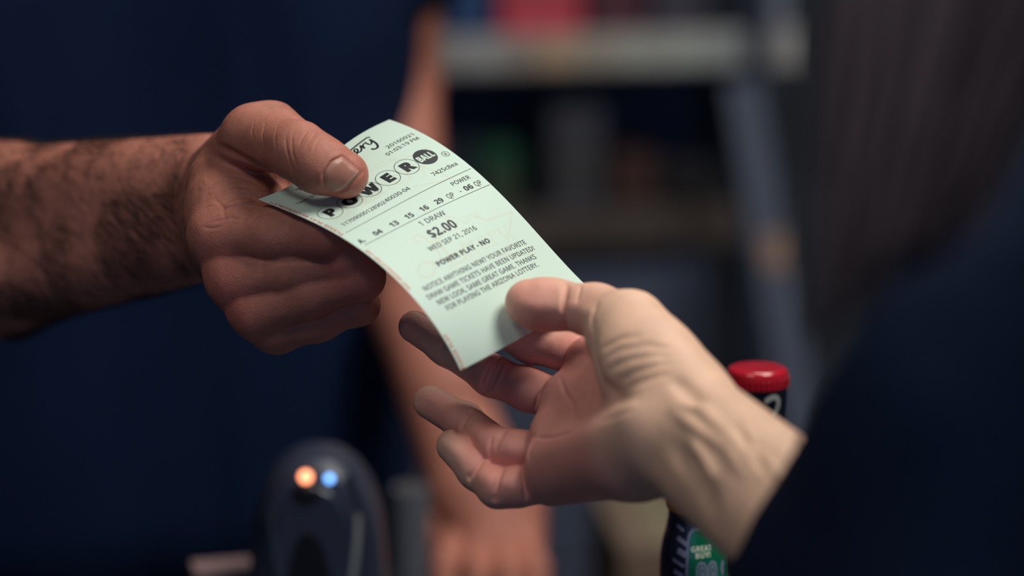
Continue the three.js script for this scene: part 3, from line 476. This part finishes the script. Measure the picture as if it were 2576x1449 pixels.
  const bodyBones = [{ k: 50, j: 50, c: wbone([0.34, 0.95, -0.70, 0.11], [0.36, 1.22, -0.70, 0.11]).concat(wbone([0.46, 0.95, -0.60, 0.11], [0.46, 1.22, -0.60, 0.11]), wbone([0.36, 1.34, -0.74, 0.045], [0.50, 1.34, -0.55, 0.045])) },
    { k: 25, j: 30, c: wbone([0.41, 1.34, -0.64, 0.05], [0.37, 1.46, -0.66, 0.047]) }, { k: 25, j: 15, c: wbone([0.37, 1.60, -0.66, 0.088], [0.34, 1.54, -0.70, 0.06], [0.325, 1.50, -0.715, 0.04]).concat(wbone([0.29, 1.57, -0.75, 0.012], [0.285, 1.548, -0.757, 0.012])) },
    { k: 20, j: 25, c: wbone([0.36, 1.33, -0.75, 0.045], [ew.x, ew.y, ew.z, 0.038]).concat([[...elbow, 38, ...sleeve0, 24]]) }];
  const B = field([...bodyBones, T[7]]), bc = toSculpt(V(0.40, 1.2, -0.66));
  const rest = netMesh(B.base, [100, bc[1] - 330, bc[2] - 330], [bc[0] + 230, bc[1] + 560, bc[2] + 330], 9, paint);
  swatch(hand, [-0.4, 0.3, 0.85], 0.6); swatch(rest, [0, 0, 1], 0);
  const customer = thing('person', 'customer in a dark navy jacket reaching for the ticket with an open right palm', 'person', base.toArray());
  part('body', joined([hand, rest], base), skin(0.5, 0.00010), customer);
  // jacket: one sleeve ends at the wrist
  const J = field([{ k: 50, j: 50, c: wbone([0.33, 0.88, -0.70, 0.135], [0.35, 1.22, -0.70, 0.13]).concat(wbone([0.47, 0.88, -0.60, 0.135], [0.47, 1.22, -0.60, 0.13]), wbone([0.36, 1.33, -0.74, 0.065], [0.50, 1.34, -0.55, 0.065])) },
    { k: 30, j: 45, c: [[158, -44, 255, 55, 306, 104, 255, 55], [158, -44, 255, 55, 226, -150, 262, 85], [226, -150, 262, 85, 270, -260, 285, 85], [330, 48, 255, 80, 250, -80, 262, 85]] },
    { k: 25, j: 40, c: [[...sleeve0.map((v, i) => v - axis.getComponent(i) * 20), 30, ...elbow, 52], [...elbow, 52, ...toSculpt(V(0.37, 1.32, -0.74)), 62]] }]);
  const flat = V(axis.x, axis.y, 0.12).normalize();
  const cut = (x, y, z) => { const d = J.base(x, y, z), s = (x - sleeve0[0] + 7) * flat.x + (y - sleeve0[1] + 2) * flat.y + (z - sleeve0[2]) * flat.z; return Math.max(d, -s); };
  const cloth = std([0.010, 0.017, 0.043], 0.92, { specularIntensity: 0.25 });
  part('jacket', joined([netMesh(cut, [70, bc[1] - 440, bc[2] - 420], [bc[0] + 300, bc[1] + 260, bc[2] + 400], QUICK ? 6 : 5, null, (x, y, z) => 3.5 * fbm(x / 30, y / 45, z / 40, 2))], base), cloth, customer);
  const LG = field([{ k: 50, j: 50, c: wbone([0.34, 0.90, -0.70, 0.12], [0.33, 0.5, -0.70, 0.08], [0.33, 0.08, -0.72, 0.055]).concat(wbone([0.46, 0.90, -0.60, 0.12], [0.47, 0.5, -0.58, 0.08], [0.47, 0.08, -0.58, 0.055])) }]), lc = toSculpt(V(0.40, 0.5, -0.65));
  part('trousers', joined([netMesh(LG.base, [lc[0] - 240, lc[1] - 560, lc[2] - 320], [lc[0] + 260, lc[1] + 560, lc[2] + 320], 14)], base), std([0.03, 0.035, 0.06], 0.9), customer);
  for (const [x, z] of [[-0.08, -0.07], [0.06, 0.06]]) part('shoe', [box(0.085, 0.06, 0.24, x, 0.03, z - 0.03, 0.028)], std([0.03, 0.03, 0.03], 0.5), customer);
  // long brown hair falling in front of the shoulder
  const locks = []; seed = 91;
  for (let i = 0; i < 260; i++) {
    const a = i / 259, e = rnd(), r = rnd(), end = atPix(2050 + 430 * a + 60 * (e - 0.5), 860 - 300 * a - 320 * r * r, 0.60 + 0.05 * e), top = V(0.26 + 0.10 * a + 0.03 * (rnd() - 0.5), 1.66 - 0.03 * rnd(), -0.74 + 0.10 * a * (rnd() - 0.2)), midp = V(0.5 * end.x + 0.5 * top.x - 0.045 + 0.03 * a + 0.014 * (rnd() - 0.5), 0.5 * (end.y + top.y) + 0.04, 0.5 * (end.z + top.z) - 0.02);
    const c = new THREE.CatmullRomCurve3([top, midp, end.clone().lerp(midp, 0.35).add(V(-0.004 + 0.016 * (rnd() - 0.5), 0, 0.014 * (rnd() - 0.5))), end]), g = new THREE.TubeGeometry(c, 16, 0.0026 + 0.003 * rnd(), 5), P = g.attributes.position;
    for (let k = 0; k < P.count; k++) { const t = Math.floor(k / 6) / 16, o = c.getPoint(t), s = 1 - 0.85 * smooth(0.7, 1, t); P.setXYZ(k, o.x + (P.getX(k) - o.x) * s - base.x, o.y + (P.getY(k) - o.y) * s, o.z + (P.getZ(k) - o.z) * s - base.z); }
    locks.push(g);
  }
  const capF = field([{ k: 30, j: 20, c: wbone([0.372, 1.625, -0.655, 0.094], [0.39, 1.55, -0.63, 0.08], [0.40, 1.40, -0.61, 0.06]) }]), hc = toSculpt(V(0.385, 1.53, -0.64));
  locks.push(joined([netMesh(capF.base, [hc[0] - 130, hc[1] - 220, hc[2] - 180], [hc[0] + 130, hc[1] + 220, hc[2] + 180], 8)], base));
  part('hair', locks, std([0.056, 0.034, 0.043], 0.6), customer);
}

// ---------------------------------------------------------------- counter and what stands on it
const COUNTER = 0.86;
{
  const t = thing('sales_counter', 'long dark sales counter between the clerk and the customer', 'counter', [0, 0, -1.30]);
  part('countertop', box(3.6, 0.04, 0.66, 0, COUNTER - 0.02, 0, 0.008), std([0.035, 0.037, 0.045], 0.35, { map: speckle }), t);
  for (const s of [-1.2, 0, 1.2]) part('front_panel', box(1.18, 0.74, 0.03, s, 0.45, 0.27, 0.006), std([0.06, 0.055, 0.06], 0.6), t);
  part('plinth', box(3.5, 0.08, 0.5, 0, 0.04, 0), std([0.02, 0.02, 0.02], 0.7), t);
  for (const s of [-1.77, 1.77]) part('end_panel', box(0.03, 0.74, 0.52, s, 0.45, 0, 0.006), std([0.06, 0.055, 0.06], 0.6), t);
}
{
  // upright scanner: glossy arch, two indicator lamps
  const p = atPix(795, 1300, 1.346), h = 0.192;
  const t = thing('barcode_scanner', 'glossy dark upright barcode scanner with an orange and a blue indicator lamp', 'scanner', [p.x, COUNTER, p.z], 0);
  const gloss = std([0.034, 0.039, 0.066], 0.45, { clearcoat: 0.35, clearcoatRoughness: 0.35 }), black = std([0.006, 0.007, 0.010], 0.35);
  const arch = (w, y0, y1, r) => { const s = new THREE.Shape(); s.moveTo(-w * 0.92, y0); s.lineTo(w * 0.92, y0); s.bezierCurveTo(w * 1.02, y0 + 0.05, w, y1 - 0.05, w * 0.86, y1 - 0.028); s.bezierCurveTo(w * 0.66, y1 - 0.004, w * 0.3, y1, 0, y1); s.bezierCurveTo(-w * 0.3, y1, -w * 0.66, y1 - 0.004, -w * 0.86, y1 - 0.028); s.bezierCurveTo(-w, y1 - 0.05, -w * 1.02, y0 + 0.05, -w * 0.92, y0); return s; };
  part('housing', new THREE.ExtrudeGeometry(arch(0.028, 0.022, h - 0.012), { depth: 0.03, bevelEnabled: true, bevelThickness: 0.014, bevelSize: 0.0115, bevelSegments: 10, curveSegments: 24 }).translate(0, 0, -0.03), gloss, t);
  part('face_plate', new THREE.ExtrudeGeometry(arch(0.025, 0.03, h - 0.016), { depth: 0.002, bevelEnabled: true, bevelThickness: 0.002, bevelSize: 0.0015, bevelSegments: 4, curveSegments: 24 }).translate(0, 0, 0.0135), std([0.034, 0.040, 0.070], 0.35, { clearcoat: 0.6, clearcoatRoughness: 0.2 }), t);
  const oval = (rx, ry, x, y, z, d) => new THREE.SphereGeometry(1, 32, 16).scale(rx, ry, d).translate(x, y, z);
  const py = (px, q) => { const a = atPix(px, q - 14, 1.335); return [a.x - p.x, a.y - COUNTER]; };
  part('scan_window', oval(0.0085, 0.0058, ...py(777, 1246), 0.0165, 0.003), black, t);
  const lower = new THREE.Shape(); lower.moveTo(-0.0155, 0.032); lower.lineTo(0.0155, 0.032); lower.bezierCurveTo(0.0165, 0.09, 0.012, 0.145, 0, 0.147); lower.bezierCurveTo(-0.012, 0.145, -0.0165, 0.09, -0.0155, 0.032);
  const [lx, ly] = py(778, 1345);
  part('reading_window', new THREE.ExtrudeGeometry(lower, { depth: 0.002, bevelEnabled: true, bevelThickness: 0.001, bevelSize: 0.001, bevelSegments: 2, curveSegments: 24 }).translate(lx, ly - 0.147, 0.0155), black, t);
  for (const s of [-1, 1]) part('reflection_streak', tube([[0.0245 * s, 0.162, 0.0155], [0.0235 * s, 0.145, 0.0165], [0.0195 * s, 0.115, 0.0172], [0.0165 * s, 0.08, 0.0172], [0.0155 * s, 0.035, 0.0165]], 0.0022), std(s > 0 ? [0.42, 0.43, 0.43] : [0.05, 0.06, 0.08], 0.3, { metalness: 0.4 }), t);  // reflection streaks put into colour: pale grey right, dark left; no real trim
  part('side_groove', tube([[0.030, 0.02, 0.012], [0.0315, 0.10, 0.012], [0.030, 0.155, 0.012], [0.020, 0.185, 0.012]], 0.002), gloss, t);
  part('base', lathe([[0, 0], [0.048, 0], [0.05, 0.006], [0.046, 0.016], [0.03, 0.026], [0, 0.028]]), gloss, t);
  const lamp = (q, r, rgb, power, label) => part('indicator_lamp', new THREE.SphereGeometry(r, 20, 12).scale(1, 1, 0.5).translate(...py(...q), 0.0185), std([0.2, 0.2, 0.2], 0.3, { emissive: new THREE.Color().setRGB(...rgb), emissiveIntensity: power }), t, label);
  lamp([774, 1198], 0.0034, [1.0, 0.30, 0.14], 4.2, 'glowing orange lamp'); lamp([833, 1203], 0.0022, [0.16, 0.42, 1.0], 4.2, 'glowing blue lamp');
}
{
  const p = atPix(560, 1418, 1.42), b = thing('small_carton', 'small pinkish carton standing on the counter left of the scanner', 'box', [p.x, COUNTER, p.z], 0.25);
  part('carton_body', box(0.036, p.y - COUNTER - 0.004, 0.022, 0, (p.y - COUNTER - 0.004) / 2, 0, 0.001), std([0.22, 0.12, 0.13], 0.7), b);
  part('lid_flap', box(0.036, 0.004, 0.022, 0, p.y - COUNTER - 0.002, 0, 0.0009), std([0.28, 0.17, 0.17], 0.7), b);
}
{
  const p = atPix(1034, 1265, 1.64), r = thing('receipt_roll', 'pale grey paper roll standing beside the resting hand of the clerk', 'paper roll', [p.x, COUNTER, p.z]);
  part('paper', lathe([[0.007, 0], [0.012, 0], [0.013, 0.001], [0.013, 0.092], [0.012, 0.093], [0.007, 0.093], [0.007, 0]]), std([0.10, 0.105, 0.135], 0.8), r);
  part('core', lathe([[0.0052, 0.0], [0.0068, 0.0], [0.0068, 0.094], [0.0052, 0.094], [0.0052, 0]]), std([0.25, 0.19, 0.14], 0.8), r);
}
// stepped stand with two shot bottles
{
  const a = atPix(1749, 1230, 1.112), b = atPix(1906, 912, 1.14), H = 0.098, ya = a.y - H, yb = b.y - 0.002 - H;
  const s = thing('display_stand', 'black stepped counter stand under the two small bottles', 'stand', [a.x, COUNTER, a.z]);
  const blk = std([0.012, 0.013, 0.016], 0.4);
  part('low_step', box(0.05, ya - COUNTER, 0.042, 0, (ya - COUNTER) / 2, 0, 0.002), blk, s); part('high_step', box(0.05, yb - COUNTER, 0.042, b.x - a.x + 0.002, (yb - COUNTER) / 2, b.z - a.z, 0.002), blk, s);
  const label = (draw) => { const t = canvas(1024, 890, draw); t.wrapS = THREE.RepeatWrapping; return t; };
  const bottle = (text, cat, pos, turn, R, capRGB, art, capW) => {
    const o = thing('shot_bottle', text, 'bottle', pos, turn);
    const prof = [[0, 0], [R * 0.9, 0], [R, 0.002], [R, 0.016], [R * 0.985, 0.03], [R, 0.045], [R, 0.062], [R * 0.985, 0.067], [R * 0.93, 0.073], [Math.max(R * 0.82, capW * 0.98), 0.080], [capW * 0.98, 0.085], [capW * 0.97, 0.089]];
    const g = lathe(prof, 72), P = g.attributes.position, U = g.attributes.uv; for (let i = 0; i < P.count; i++) U.setY(i, P.getY(i) / 0.089);
    part('bottle_body', g, std([1, 1, 1], 0.35, { map: label(art), clearcoat: 0.4 }), o);
    const c = lathe([[capW * 0.96, 0.0885], [capW, 0.0892], [capW, 0.0945], [capW * 0.97, 0.0968], [capW * 0.88, H - 0.0004], [capW * 0.8, H], [0, H]], 72), cp = std(capRGB, 0.22, { clearcoat: 0.6 }), cap = part('cap', c, cp, o);
    part('cap_ridges', Array.from({ length: 36 }, (_, i) => box(0.0009, 0.0046, 0.0009, capW + 0.0001, 0.0915, 0, 0.0003).rotateY(i / 36 * 2 * Math.PI)), cp, cap);
    return o;
  };
  bottle('small bottle with an orange cap and a green 99 cent label', 'bottle', [a.x, ya, a.z], Math.PI + 0.12, 0.0163, [0.60, 0.20, 0.05], (c, w, h) => {
    const x0 = 512; c.fillStyle = '#1b2138'; c.fillRect(0, 0, w, h);
    c.fillStyle = '#8486a2'; for (let i = 0; i < 16; i++) { c.save(); c.translate(x0 - 112 + (i % 3) * 14, 70 + i * 52); c.rotate(0.4); c.fillRect(-34, -7, 52 + (i % 2) * 18, 15 + (i % 3) * 7); c.restore(); }
    c.strokeStyle = '#7f80a0'; c.lineWidth = 13; c.fillStyle = '#006a4c'; c.beginPath(); c.roundRect(x0 - 66, 62, 262, 790, 54); c.fill(); c.stroke();
    c.fillStyle = '#f3f0dc'; c.textAlign = 'center'; c.font = 'bold 36px sans-serif'; c.save(); c.translate(x0 + 6, 168); c.rotate(-0.07); c.fillText('GREAT', 0, 0); c.fillText('BUY!', 4, 31); c.restore();
    c.strokeStyle = '#8a88a8'; c.lineWidth = 13; c.save(); c.translate(x0 + 32, 335); c.scale(0.62, 1); c.font = 'bold 158px sans-serif'; c.strokeText('99', 0, 0); c.font = 'bold 86px sans-serif'; c.strokeText('¢', 150, -42); c.restore();
  }, 0.0128);
  bottle('small dark bottle with a glossy red cap behind the wrist', 'bottle', [b.x, yb, b.z], Math.PI - 0.1, 0.0150, [0.50, 0.012, 0.03], (c, w, h) => {
    c.fillStyle = '#0d1222'; c.fillRect(0, 0, w, h); const x0 = 512; c.strokeStyle = '#9a9c9a'; c.lineWidth = 26; c.lineCap = 'round'; c.beginPath(); c.moveTo(x0 + 52, 45); c.bezierCurveTo(x0 + 100, 10, x0 + 150, 40, x0 + 118, 90); c.bezierCurveTo(x0 + 90, 130, x0 + 70, 150, x0 + 60, 175); c.lineTo(x0 + 135, 175); c.stroke();
    c.fillStyle = '#a02030'; c.fillRect(0, 600, w, 60);
  }, 0.0148);
}

// ---------------------------------------------------------------- shelves behind the counter
{
  const o = atPix(1500, 130, 3.10), turn = 0.22, t = thing('shelf_unit', 'dark back shelf unit with a pale price rail along its top shelf', 'shelf', [o.x, 0, o.z], turn), Y = o.y;
  const dark = std([0.05, 0.072, 0.13], 0.6), steel = std([0.05, 0.06, 0.10], 0.45, { metalness: 0.3 });
  const X = (px) => (px - 1500) / 1.93 / 1000 / Math.cos(turn);
  const board = (y, x0, x1, railRGB, hgt, tags) => {
    const b = part('shelf', box(x1 - x0, 0.018, 0.30, (x0 + x1) / 2, y, -0.155, 0.003), dark, t);
    part('price_rail', box(x1 - x0, hgt, 0.008, (x0 + x1) / 2, y, 0, 0.002), std(railRGB, 0.6), b);
    tags.forEach(([px, w, rgb]) => part('price_tag', box(w, hgt * 0.8, 0.003, X(px), y, 0.0055, 0.0008), std(rgb, 0.7), b));
  };
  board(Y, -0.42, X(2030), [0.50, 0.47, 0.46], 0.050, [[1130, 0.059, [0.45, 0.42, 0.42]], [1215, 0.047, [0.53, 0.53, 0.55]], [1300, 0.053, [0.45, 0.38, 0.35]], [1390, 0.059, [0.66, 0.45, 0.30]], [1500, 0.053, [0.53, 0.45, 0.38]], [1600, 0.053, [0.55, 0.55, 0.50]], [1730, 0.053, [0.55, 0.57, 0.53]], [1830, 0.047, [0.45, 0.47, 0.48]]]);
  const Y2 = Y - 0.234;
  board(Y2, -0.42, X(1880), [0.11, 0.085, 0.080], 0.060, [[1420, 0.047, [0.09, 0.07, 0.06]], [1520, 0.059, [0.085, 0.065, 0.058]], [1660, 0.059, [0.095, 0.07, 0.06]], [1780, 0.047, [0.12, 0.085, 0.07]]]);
  part('back_panel', box(0.70, Y + 0.5, 0.012, -0.09, (Y + 0.5) / 2, -0.31), std([0.13, 0.18, 0.33], 0.7), t);
  for (const px of [1905, 560]) part('upright', box(0.03, Y + 0.5, 0.05, X(px), (Y + 0.5) / 2, 0.0, 0.004), steel, t);
  for (let k = 0; k < 2; k++) { const d = part('drawer', box(0.52, Y2 * 0.46, 0.02, -0.10, Y2 * (0.27 + 0.47 * k) - 0.03, -0.01, 0.004), std([0.11, 0.13, 0.20], 0.45), t); part('handle', box(0.16, 0.012, 0.02, -0.10, Y2 * (0.27 + 0.47 * k) + 0.10, 0.01, 0.004), steel, d); }
  part('plinth', box(0.62, 0.06, 0.28, -0.09, 0.03, -0.15), dark, t);
  // goods: cartons with a lid flap and a printed band
  const M = new THREE.Matrix4().makeRotationY(turn).setPosition(o.x, 0, o.z);
  const carton = (label, px0, px1, y0, hgt0, rgb, band, z = -0.09, dpt = 0.11) => {
    const w = (px1 - px0) / 1.93 / 1000, hgt = hgt0 * 1.18, p = V(X((px0 + px1) / 2), y0, z).applyMatrix4(M), c = thing('carton', label, 'box', p.toArray(), turn, undefined), m = std(rgb.map((v) => v * 1.5), 0.5);
    part('carton_body', box(w, hgt - 0.004, dpt, 0, (hgt - 0.004) / 2, 0, 0.0015), m, c); part('lid_flap', box(w * 0.98, 0.004, dpt * 0.98, 0, hgt - 0.002, 0, 0.001), m, c);
    part('printed_band', box(w * 0.94, hgt * 0.3, 0.001, 0, hgt * 0.45, dpt / 2 + 0.0004, 0.0003), std(band, 0.5), c); return c;
  };
  const top = Y + 0.0095;
  carton('deep blue carton on the top shelf, left of the red one', 1150, 1255, top, 0.10, [0.02, 0.05, 0.16], [0.03, 0.08, 0.22]);
  carton('bright red carton on the top shelf', 1275, 1480, top, 0.12, [0.60, 0.06, 0.10], [0.64, 0.09, 0.12]);
  carton('dark maroon carton on the top shelf, right of the red one', 1500, 1640, top, 0.11, [0.10, 0.03, 0.05], [0.12, 0.04, 0.06]);
  carton('dark grey violet carton on the top shelf, second from the right', 1660, 1800, top, 0.10, [0.06, 0.05, 0.08], [0.08, 0.07, 0.10]);
  carton('pale blue grey carton at the right end of the top shelf', 1935, 2020, top, 0.075, [0.20, 0.22, 0.30], [0.26, 0.28, 0.36], -0.09);
  const mid = Y2 + 0.0095;
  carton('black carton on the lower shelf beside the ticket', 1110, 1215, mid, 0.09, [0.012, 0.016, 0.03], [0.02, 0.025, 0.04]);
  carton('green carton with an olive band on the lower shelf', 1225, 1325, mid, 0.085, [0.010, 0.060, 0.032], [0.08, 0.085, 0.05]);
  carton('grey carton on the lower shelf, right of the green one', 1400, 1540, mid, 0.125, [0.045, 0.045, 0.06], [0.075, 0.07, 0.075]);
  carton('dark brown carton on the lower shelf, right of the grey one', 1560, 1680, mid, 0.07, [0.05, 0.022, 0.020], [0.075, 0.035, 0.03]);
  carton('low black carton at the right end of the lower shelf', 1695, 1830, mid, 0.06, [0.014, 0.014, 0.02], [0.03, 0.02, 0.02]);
  // cardboard boxes stacked on the floor in front of the drawers
  const big = (label, px, py, d, w, hgt, dpt, y0, rgb, turn2) => {
    const p = atPix(px, py, d), c = thing('cardboard_box', label, 'box', [p.x, y0, p.z], turn2), m = std(rgb, 0.8, { map: speckle });
    part('box_body', box(w, hgt - 0.006, dpt, 0, (hgt - 0.006) / 2, 0, 0.004), m, c); for (const s of [-1, 1]) part('top_flap', box(w, 0.005, dpt / 2 - 0.002, 0, hgt - 0.003, s * dpt / 4, 0.001), m, c);
    part('packing_tape', box(0.05, 0.0015, dpt, 0, hgt, 0, 0.0005), std([0.30, 0.24, 0.16], 0.3), c); return c;
  };
  big('reddish cardboard box at the bottom of the stack on the floor', 1620, 1440, 2.25, 0.22, 0.60, 0.30, 0, [0.26, 0.09, 0.09], 0.2);
  big('tan cardboard box on top of the reddish one', 1655, 1300, 2.25, 0.10, 0.16, 0.2, 0.60, [0.30, 0.20, 0.15], 0.1);
  // a narrow board leaning at the right end of the shelves
  {
    const a = atPix(1866, 205, 2.95), b = atPix(2030, 1150, 2.86), dir = b.clone().sub(a).normalize(), foot = a.clone().addScaledVector(dir, (a.y - 0.012) / -dir.y), len = foot.distanceTo(a);
    const l = thing('leaning_board', 'narrow blue grey board leaning at the right end of the back shelves', 'board', [foot.x, 0.012, foot.z]), up = dir.clone().negate(), q = new THREE.Quaternion().setFromUnitVectors(V(0, 1, 0), up), put = (g) => g.applyQuaternion(q);
    part('board', put(box(0.045, len, 0.014, 0, len / 2, 0, 0.003)), std([0.055, 0.070, 0.125], 0.6), l);
    part('price_tag', put(box(0.032, 0.045, 0.002, 0.004, len - 0.22, 0.008, 0.0008)), std([0.34, 0.20, 0.15], 0.7), l);
  }
}

renderer.render(scene, camera);
